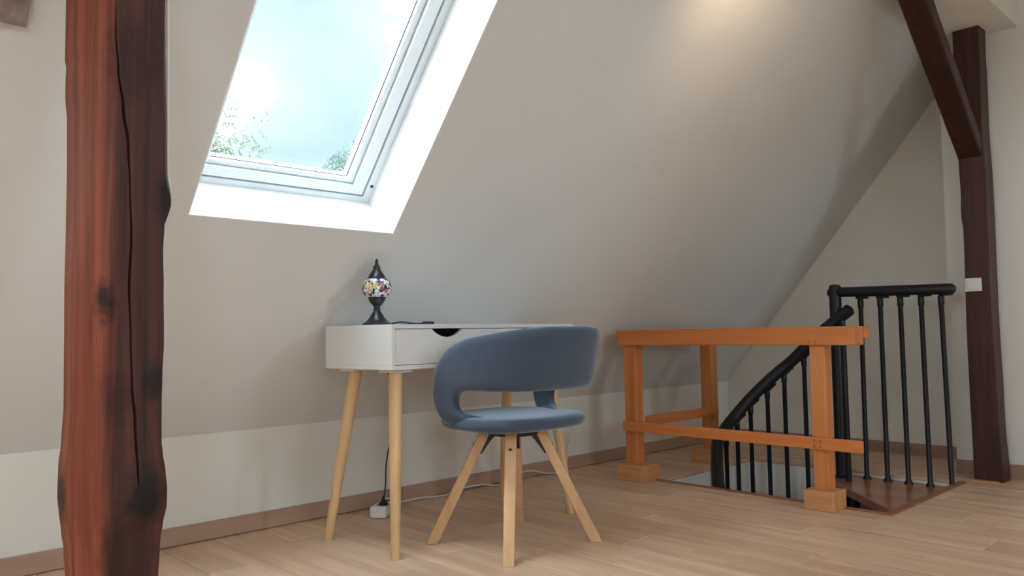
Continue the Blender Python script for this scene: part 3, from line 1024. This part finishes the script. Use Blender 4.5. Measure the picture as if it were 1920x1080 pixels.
cord = catmull([(lx + .045, ly - .02, lz + .004), (1.67, 2.31, lz + .010), (1.715, 2.28, lz + .004), (1.77, 2.285, lz + .006), (1.84, 2.34, lz + .004), (1.90, 2.50, lz + .004), (1.86, 2.575, lz + .005), (1.82, 2.602, lz - .01),
                (1.81, 2.604, 0.70), (1.80, 2.603, 0.62), (1.81, 2.58, 0.585), (1.90, 2.70, 0.50), (1.965, 2.75, 0.40), (1.945, 2.75, 0.325), (1.919, 2.75, 0.268), (1.906, 2.75, 0.20), (1.900, 2.745, 0.13), (1.889, 2.742, 0.082)], 160)
build('cord', MB().tube(cord, 0.0028, 8), 'cord_black', lamp, smooth=True)
build('cord_switch', MB().box((1.752, 2.272, lz), (1.795, 2.298, lz + 0.012)), 'cord_black', lamp, bevel=0.005)

# power strip, plug, white lead and wall socket
ps = thing('power_strip', (1.94, 2.79, 0), 'white power strip with a black plug, on the floor behind the desk legs', 'power strip')
build('housing', MB().obox((1.832, 2.763, 0.002), (0.040, -0.058, 0), (0.160, 0.112, 0), (0, 0, 0.048)), 'plastic', ps, bevel=0.008, bseg=3)
for k in range(2):
    c = Vector((1.889, 2.762, 0.0495)) + Vector((0.062, 0.044, 0)) * k
    build('socket_well', MB().lathe(c, [(0.017, 0), (0.017, 0.001)], 20), 'plastic_hole', ps)
build('plug', MB().lathe((1.889, 2.745, 0.0505), [(0.020, 0), (0.021, 0.004), (0.017, 0.010), (0.009, 0.016), (0.006, 0.030), (0.004, 0.036)], 20), 'cord_black', lamp, smooth=True)
wc = catmull([(2.020, 2.860, 0.022), (2.075, 2.878, 0.014), (2.186, 2.885, 0.013), (2.315, 2.870, 0.008), (2.40, 2.882, 0.02), (2.55, 2.882, 0.02), (2.65, 2.870, 0.006), (2.72, 2.885, 0.02), (2.81, 2.895, 0.034), (2.90, 2.89, 0.04), (3.02, 2.88, 0.012), (3.12, 2.89, 0.008), (3.18, 2.902, 0.03), (3.20, 2.903, 0.075), (3.225, 2.913, 0.13), (3.245, 2.912, 0.185)], 120)
build('lead', MB().tube(wc, 0.0038, 8), 'cord_white', ps, smooth=True)
so = thing('wall_socket', (3.255, YK, 0.165), 'small white wall socket above the skirting board, right of the chair', 'socket')
build('plate', MB().box((3.215, YK - 0.010, 0.165), (3.295, YK, 0.225)), 'plastic', so, bevel=0.002)
build('insert', MB().tube([(3.255, YK - 0.0105, 0.195), (3.255, YK - 0.013, 0.195)], 0.020, 20), 'plastic', so)

# ================================================================== CHAIR
CX, CY = 1.995, 2.075
chair = thing('chair', (CX, CY, 0), 'grey-blue upholstered wraparound chair on splayed beech legs, at the desk', 'chair')
# seat cushion: rounded plan, soft edge, slightly dished
prof = [(s_, 0.414 + (z_ - 0.394) * 0.68) for s_, z_ in [(0.80, 0.394), (0.90, 0.395), (0.955, 0.400), (0.985, 0.410), (1.0, 0.427), (0.995, 0.444), (0.975, 0.456), (0.93, 0.463), (0.85, 0.466), (0.6, 0.463), (0.3, 0.460), (0.05, 0.459)]]
rings = []
for s, z in prof:
    ring = []
    for k in range(64):
        a = 2 * math.pi * k / 64
        ca, sa = math.cos(a), math.sin(a)
        e = 2 / 2.9
        x = 0.246 * s * math.copysign(abs(ca) ** e, ca)
        y = 0.226 * s * math.copysign(abs(sa) ** e, sa)
        x *= 1.0 - 0.06 * (y / 0.222)
        ring.append((CX + x, CY + 0.005 + y, z))
    rings.append(ring)
build('seat', MB().loft(rings), 'fabric', chair, smooth=True, angle=60)
# backrest: one wide band round the back whose arms turn down into the seat sides
OUT = [(0, 1.775, .772), (.09, 1.782, .772), (.150, 1.803, .768), (.200, 1.850, .762), (.238, 1.93, .750), (.260, 2.02, .735), (.265, 2.10, .708), (.263, 2.165, .660), (.258, 2.200, .590), (.252, 2.205, .515), (.238, 2.176, .456), (.200, 2.13, .428)]
INN = [(0, 1.826, .557), (.085, 1.831, .557), (.148, 1.850, .557), (.196, 1.888, .557), (.224, 1.943, .557), (.236, 2.00, .557), (.241, 2.05, .555), (.242, 2.085, .543), (.240, 2.100, .515), (.236, 2.094, .485), (.222, 2.060, .463), (.184, 2.00, .447)]


def mirror(tab):
    l = [(CX - x, y, z) for x, y, z in reversed(tab)]
    r = [(CX + x, y, z) for x, y, z in tab[1:]]
    return catmull(l + r, 132)


oc, ic = mirror(OUT), mirror(INN)
rings = []
N = len(oc)
for i in range(N):
    o_, i_ = oc[i], ic[i]
    t = ((oc[min(i + 1, N - 1)] + ic[min(i + 1, N - 1)]) - (oc[max(i - 1, 0)] + ic[max(i - 1, 0)])).normalized()
    w = (o_ - i_)
    hw = w.length / 2
    wd = w.normalized()
    nrm = t.cross(wd).normalized()
    c = (o_ + i_) / 2
    th_ = 0.021
    ring = []
    for k in range(28):
        a = 2 * math.pi * k / 28
        ca, sa = math.cos(a), math.sin(a)
        e1 = 2 / 5.5
        x = hw * math.copysign(abs(ca) ** e1, ca)
        y = th_ * math.copysign(abs(sa) ** (2 / 2.6), sa)
        ring.append(c + wd * x + nrm * y)
    rings.append(ring)
build('backrest', MB().loft(rings), 'fabric', chair, smooth=True, angle=75)
# legs and their black brackets
hub = build('hub', MB().lathe((CX, CY, 0), [(0.085, 0.384), (0.095, 0.390), (0.095, 0.4145)], 24), 'bracket', chair)
for (fx, fy) in ((1.777, 1.877), (1.775, 2.276), (2.197, 1.862), (2.215, 2.275)):
    d = Vector((fx - CX, fy - CY, 0))
    r = d.normalized()
    s = Vector((-r.y, r.x, 0))
    top = Vector((CX, CY, 0)) + r * 0.092 + Vector((0, 0, 0.414))
    foot = Vector((fx, fy, 0))
    rings = []
    for t, hwid, hth in ((0, 0.020, 0.019), (0.5, 0.020, 0.020), (1, 0.0185, 0.021)):
        c = top.lerp(foot, t)
        rings.append([c - s * hwid - r * hth, c + s * hwid - r * hth, c + s * hwid + r * hth, c - s * hwid + r * hth])
    lg = build('leg', MB().loft(rings), 'beech_chair', chair, bevel=0.0035)
    p = top.lerp(foot, 0.16)
    nrm_out = (r * (top.z - foot.z) + Vector((0, 0, (foot - top).dot(r)))).normalized()
    build('bolt', MB().tube([p + r * 0.0185, p + r * 0.0208], 0.0062, 14), 'bracket', lg)
    # bracket: bent steel plate under the seat running down the inside of the leg
    q0 = top - r * 0.021
    q1 = top.lerp(foot, 0.24) - r * 0.022
    mb = MB()
    poly = [q0 - r * 0.055 + Vector((0, 0, 0.0)), q0, q1, q1 - r * 0.006 + Vector((0, 0, 0.004)), top.lerp(foot, 0.12) - r * 0.036, q0 - r * 0.03 - Vector((0, 0, 0.008))]
    mb.prism([p_ - s * 0.017 for p_ in poly], s * 0.034)
    build('bracket', mb, 'bracket', chair)

# ================================================================== WOODEN BALUSTRADE
bal = thing('wooden_balustrade', (3.26, 2.0, 0), 'orange-stained wooden balustrade round the stairwell, with square posts on blocks', 'balustrade')
PX = 3.225
posts = [(PX, 1.464, PX + 0.062, 1.530), (PX, 2.448, PX + 0.062, 2.522), (3.93, 2.445, 3.992, 2.519)]
blocks = [(3.170, 1.425, 3.296, 1.552), (3.175, 2.392, 3.335, 2.542), (3.88, 2.41, 4.03, 2.560)]
for (x0, y0, x1, y1), (a, b, c, d) in zip(posts, blocks):
    build('post', MB().box((x0, y0, 0.078), (x1, y1, 0.70)), 'orangeZ', bal, bevel=0.004)
    build('foot_block', MB().box((a, b, 0.0), (c, d, 0.080)), 'block', bal, bevel=0.004)
tr_ = build('top_rail', MB().box((3.196, 1.324, 0.680), (3.290, 2.540, 0.758)), 'orangeY', bal, bevel=0.005)
lr_ = build('lower_rail', MB().box((3.200, 1.315, 0.246), (3.2245, 2.518, 0.295)), 'orangeY', bal, bevel=0.003)
build('top_rail', MB().box((3.291, 2.446, 0.680), (4.06, 2.540, 0.757)), 'orangeX', bal, bevel=0.005)
build('lower_rail', MB().box((3.288, 2.424, 0.268), (3.96, 2.4445, 0.318)), 'orangeX', bal, bevel=0.003)
build('end_bracket', MB().box((3.2905, 1.318, 0.708), (3.33, 1.40, 0.757)), 'orangeX', bal, bevel=0.003)
for (y, z) in ((1.511, 0.258), (1.511, 0.282), (1.484, 0.258), (1.484, 0.282)):
    build('screw', MB().tube([(3.1975, y, z), (3.2005, y, z)], 0.0045, 12), 'screw', lr_)
for y in (1.516, 1.488):
    build('screw', MB().tube([(3.1935, y, 0.694), (3.1965, y, 0.694)], 0.004, 12), 'screw', tr_)

# ================================================================== STEEL STAIR
st = thing('staircase', (4.0, 1.7, -0.06), 'black steel winding stair with wooden treads, black railing and curved handrail', 'staircase')
ZT = -0.020
# top winder tread fills the corner of the opening, lower ones turn away below
tp = [(3.425, HY0 + 0.004), (4.158, HY0 + 0.004), (4.158, 1.86), (4.015, 1.86)]
build('tread', MB().prism([(x, y, ZT - 0.038) for x, y in tp], (0, 0, 0.038)), 'tread', st, bevel=0.004)
tp2 = [(3.34, 1.36), (4.05, 1.80), (4.158, 1.84), (4.158, 2.34), (3.95, 2.34)]
build('tread', MB().prism([(x, y, -0.265) for x, y in tp2], (0, 0, 0.038)), 'tread', st, bevel=0.004)
tp3 = [(3.31, 1.40), (3.98, 2.30), (3.95, 2.345), (3.31, 2.345)]
build('tread', MB().prism([(x, y, -0.47) for x, y in tp3], (0, 0, 0.038)), 'tread', st, bevel=0.004)
# newel and landing rail
build('newel_post', MB().tube([(4.07, 1.778, -0.46), (4.07, 1.778, 0.965), (4.07, 1.778, 0.975), (4.07, 1.778, 0.980)], [0.030, 0.030, 0.026, 0.015], 20), 'steel', st, smooth=True)
build('base_flange', MB().lathe((4.07, 1.778, ZT), [(0.046, 0), (0.046, 0.008), (0.034, 0.012)], 20), 'steel', st)
rr = 0.026
hr = build('handrail', MB().tube([(4.07, 1.815, 0.938), (4.07, 1.81, 0.938), (4.07, 1.80, 0.938), (4.07, 1.225, 0.928), (4.07, 1.212, 0.928), (4.07, 1.203, 0.928)], [0.014, 0.022, rr, rr, 0.022, 0.012], 18), 'steel', st, smooth=True)


def baluster(x, y, z0, z1, tilt=0.0):
    b = build('baluster', MB().tube([(x, y, z0), (x, y, z0 + 0.006), (x, y, z0 + 0.018), (x, y, z0 + 0.022), (x, y + tilt, z1 - 0.05), (x, y + tilt, z1 - 0.045), (x, y + tilt, z1 - 0.01), (x, y + tilt, z1)],
                                    [0.020, 0.020, 0.013, 0.0115, 0.0115, 0.0145, 0.0145, 0.011], 14), 'steel', st, smooth=True)
    return b


for k, (y, tilt) in enumerate(((1.268, 0.010), (1.364, 0.004), (1.463, 0.002), (1.562, 0.0), (1.664, -0.004))):
    b = baluster(4.10, y, ZT, 0.903, tilt)
    build('rail_bracket', MB().box((4.074, y - 0.045, 0.898), (4.104, y + 0.012, 0.910)), 'steel', b, bevel=0.003)
# curved descending handrail
CR = [(4.06, 1.700, .846), (4.06, 1.73, 0.823), (4.05, 1.88, 0.705), (4.03, 2.003, 0.583), (3.99, 2.093, 0.499), (3.93, 2.177, 0.401), (3.86, 2.23, 0.314), (3.77, 2.255, 0.238), (3.66, 2.242, 0.176), (3.56, 2.193, 0.107), (3.47, 2.137, 0.045), (3.38, 2.075, -0.02), (3.34, 2.02, -0.09)]
crp = catmull([(x - 0.03, y - 0.013, z) for x, y, z in CR], 90)
build('curved_handrail', MB().tube([crp[0] + (crp[0] - crp[1]).normalized() * 0.010] + crp, [0.014] + [0.031] * len(crp), 18), 'steel', st, smooth=True)
for (x, y, zt, zb) in ((4.035, 1.945, 0.600, -0.30), (4.005, 2.045, 0.508, -0.30), (3.965, 2.125, 0.423, -0.35), (3.905, 2.195, 0.340, -0.42), (3.83, 2.235, 0.262, -0.45), (3.73, 2.245, 0.180, -0.5)):
    b = build('baluster', MB().tube([(x, y, zb), (x, y, zt - 0.05), (x, y, zt - 0.045), (x, y, zt - 0.008), (x, y, zt)], [0.0115, 0.0115, 0.0145, 0.0145, 0.011], 14), 'steel', st, smooth=True)
    build('rail_bracket', MB().obox((x - 0.014, y - 0.05, zt + 0.03), (0.028, 0, 0), (0, 0.06, -0.055), (0, 0.008, 0.012)), 'steel', b, bevel=0.002)
# the outer post that carries the tread edge and runs on below the floor
build('support_post', MB().tube([(3.96, 1.672, -0.5), (3.96, 1.672, -0.075), (3.96, 1.672, -0.07), (3.975, 1.69, -0.065)], [0.024, 0.024, 0.018, 0.014], 16), 'steel', st, smooth=True)
build('outer_baluster', MB().tube([(3.985, 1.707, -0.10), (3.99, 1.71, 0.79)], 0.0135, 14), 'steel', st, smooth=True)

# ================================================================== PICTURE (only its corner is in view)
def SPt(x, s, d):
    return SP0 + Vector((x, 0, 0)) + SU * s + SN * d


pic = thing('picture', tuple(SPt(0.16, 1.412, -0.01)), 'brownish canvas picture on the sloped wall, cut off by the top left corner', 'picture')
mb = MB()
o_ = SPt(-0.12, 1.412, -0.004)
mb.obox(o_ - SN * 0.018, Vector((0.541, 0, 0)), SU * 0.46, SN * 0.022)
build('canvas', mb, 'canvas', pic, bevel=0.002)
mb = MB()
mb.obox(SPt(-0.12, 1.400, -0.015), Vector((0.495, 0, 0)), SU * 0.0115, SN * 0.012)
build('lower_edge', mb, 'canvas_edge', pic)

# ================================================================== CEILING LAMP (out of frame, gives the warm patch high on the slope)
cl = thing('ceiling_lamp', (2.55, 1.15, ZS), 'round white ceiling lamp under the boxed purlin, above the frame', 'lamp')
build('mount', MB().lathe((2.55, 1.15, ZS - 0.02), [(0.06, 0), (0.06, 0.02)], 24), 'bronze', cl)
build('shade', MB().lathe((2.55, 1.15, ZS - 0.16), [(0.085, 0.0), (0.085, 0.003), (0.04, 0.13), (0.02, 0.14)], 24), 'shade', cl)
ld = bpy.data.lights.new('bulb', 'SPOT')
ld.energy = 7
ld.color = (1.0, 0.72, 0.40)
ld.shadow_soft_size = 0.03
ld.spot_size = math.radians(120)
ld.spot_blend = 1.0
lo_ = bpy.data.objects.new('bulb', ld)
lo_.rotation_euler = (Vector((2.75, 1.50, 2.07)) - Vector((2.55, 1.15, 2.05))).to_track_quat('-Z', 'Y').to_euler()
lo_.location = (0, 0.0, -0.18)
lo_.parent = cl
C.objects.link(lo_)


# ================================================================== TREES OUTSIDE
def leaf(mb, p, d, n, l, w):
    d = d.normalized()
    s = d.cross(n)
    if s.length < 1e-4:
        s = d.orthogonal()
    s.normalize()
    nn = s.cross(d)
    mb.add([p, p + d * l * .45 + s * w * .5 + nn * w * .12, p + d * l, p + d * l * .45 - s * w * .5 + nn * w * .12], [(0, 1, 2), (0, 2, 3)])


def rv():
    while True:
        v = Vector((random.uniform(-1, 1), random.uniform(-1, 1), random.uniform(-1, 1)))
        if 0.05 < v.length < 1:
            return v


def tree(name, label, base, crown, mat, nleaf, ll, twigs):
    """trunk to the garden, boughs, a leafy crown of ellipsoids and loose pinnate twigs that stick out"""
    base = Vector(base)
    e = thing(name, base, label, 'tree', 'trees outside the skylight')
    top = Vector(crown[0][0])
    mb = MB()
    tr = catmull([base, base.lerp(top, 0.35) + Vector((0.1, 0.05, 0)), base.lerp(top, 0.7), top], 12)
    mb.tube(tr, [0.16 - 0.13 * i / 12 for i in range(13)], 10)
    for c, r in crown:
        mb.tube([base.lerp(top, 0.62), (Vector(c) + base.lerp(top, .7)) / 2 + Vector((0, 0, 0.1)), Vector(c)], [0.05, 0.035, 0.015], 7)
    build('trunk', mb, 'bark', e, smooth=True)
    lf = MB()
    for c, r in crown:
        c = Vector(c)
        for _ in range(nleaf):
            v = rv()
            v = v.normalized() * (0.35 + 0.65 * random.random() ** 0.5)
            p = c + Vector((v.x * r[0], v.y * r[1], v.z * r[2]))
            leaf(lf, p, (v + rv() * 0.9) * 1.0 + Vector((0, 0, -0.2)), rv(), ll * random.uniform(0.7, 1.2), ll * 0.42)
    tw = MB()
    for pts in twigs:
        cv = catmull(pts, 14)
        tw.tube(cv, [0.010 - 0.007 * i / 14 for i in range(15)], 6)
        for i in range(4, 15, 2):
            t = (cv[i] - cv[i - 1]).normalized()
            for sgn in (-1, 1):
                side = t.cross(Vector((0.3, 0.6, 0.74))).normalized() * sgn
                d = (side + t * 0.7 + rv() * 0.35).normalized()
                rl = random.uniform(0.12, 0.22)
                tw.tube([cv[i], cv[i] + d * rl], [0.003, 0.002], 4)
                for q in range(1, 5):
                    for s2 in (-1, 1):
                        d2 = d * 0.5 + d.cross(Vector((0.2, -0.8, 0.5))).normalized() * s2 + rv() * 0.25
                        leaf(lf, cv[i] + d * rl * q / 4, d2, Vector((0, -0.4, 0.9)) + rv() * 0.3, ll * random.uniform(0.7, 1.0), ll * 0.36)
        leaf(lf, cv[-1], cv[-1] - cv[-2], Vector((0, 0, 1)), ll * 1.3, ll * .45)
    if tw.v:
        build('twigs', tw, 'bark', e, smooth=True)
    build('foliage', lf, mat, e, kind='stuff')
    return e


# loose twigs reach up in front of the lower left of the pane
tree('garden_tree', 'tall pale green leafy tree outside, at the lower left of the skylight pane', (3.0, 9.0, -6.0),
     [((3.10, 8.9, 2.0), (0.75, 0.7, 0.75)), ((3.55, 8.7, 2.52), (0.42, 0.4, 0.45)), ((2.5, 8.8, 1.6), (0.9, 0.8, 1.0)), ((3.5, 8.9, 1.9), (0.55, 0.5, 0.60)), ((3.0, 8.9, 1.0), (1.2, 1.0, 0.9))], 'leaf1', 900, 0.075,
     [[(3.0, 8.6, 2.3), (3.35, 8.5, 2.75), (3.62, 8.5, 3.1), (3.80, 8.5, 3.42)],
      [(3.3, 8.6, 2.5), (3.6, 8.5, 2.85), (3.88, 8.5, 3.05), (4.12, 8.5, 3.15)],
      [(3.2, 8.6, 2.4), (3.52, 8.5, 2.80), (3.85, 8.5, 2.92), (4.10, 8.5, 2.86)],
      [(2.9, 8.6, 2.4), (3.2, 8.5, 2.9), (3.45, 8.5, 3.25), (3.62, 8.5, 3.40)],
      [(3.0, 8.6, 2.4), (3.4, 8.5, 2.75), (3.6, 8.5, 3.0), (3.72, 8.5, 3.22)]])
tree('garden_tree', 'grey-green bushy treetop outside, at the lower right corner of the skylight pane', (6.4, 10.4, -6.0),
     [((6.30, 10.2, 3.10), (0.28, 0.3, 0.42)), ((6.60, 10.2, 3.25), (0.42, 0.4, 0.50)), ((6.2, 10.2, 2.3), (0.55, 0.5, 0.5)), ((6.6, 10.3, 1.9), (0.9, 0.8, 0.8))], 'leaf2', 1100, 0.06, [])
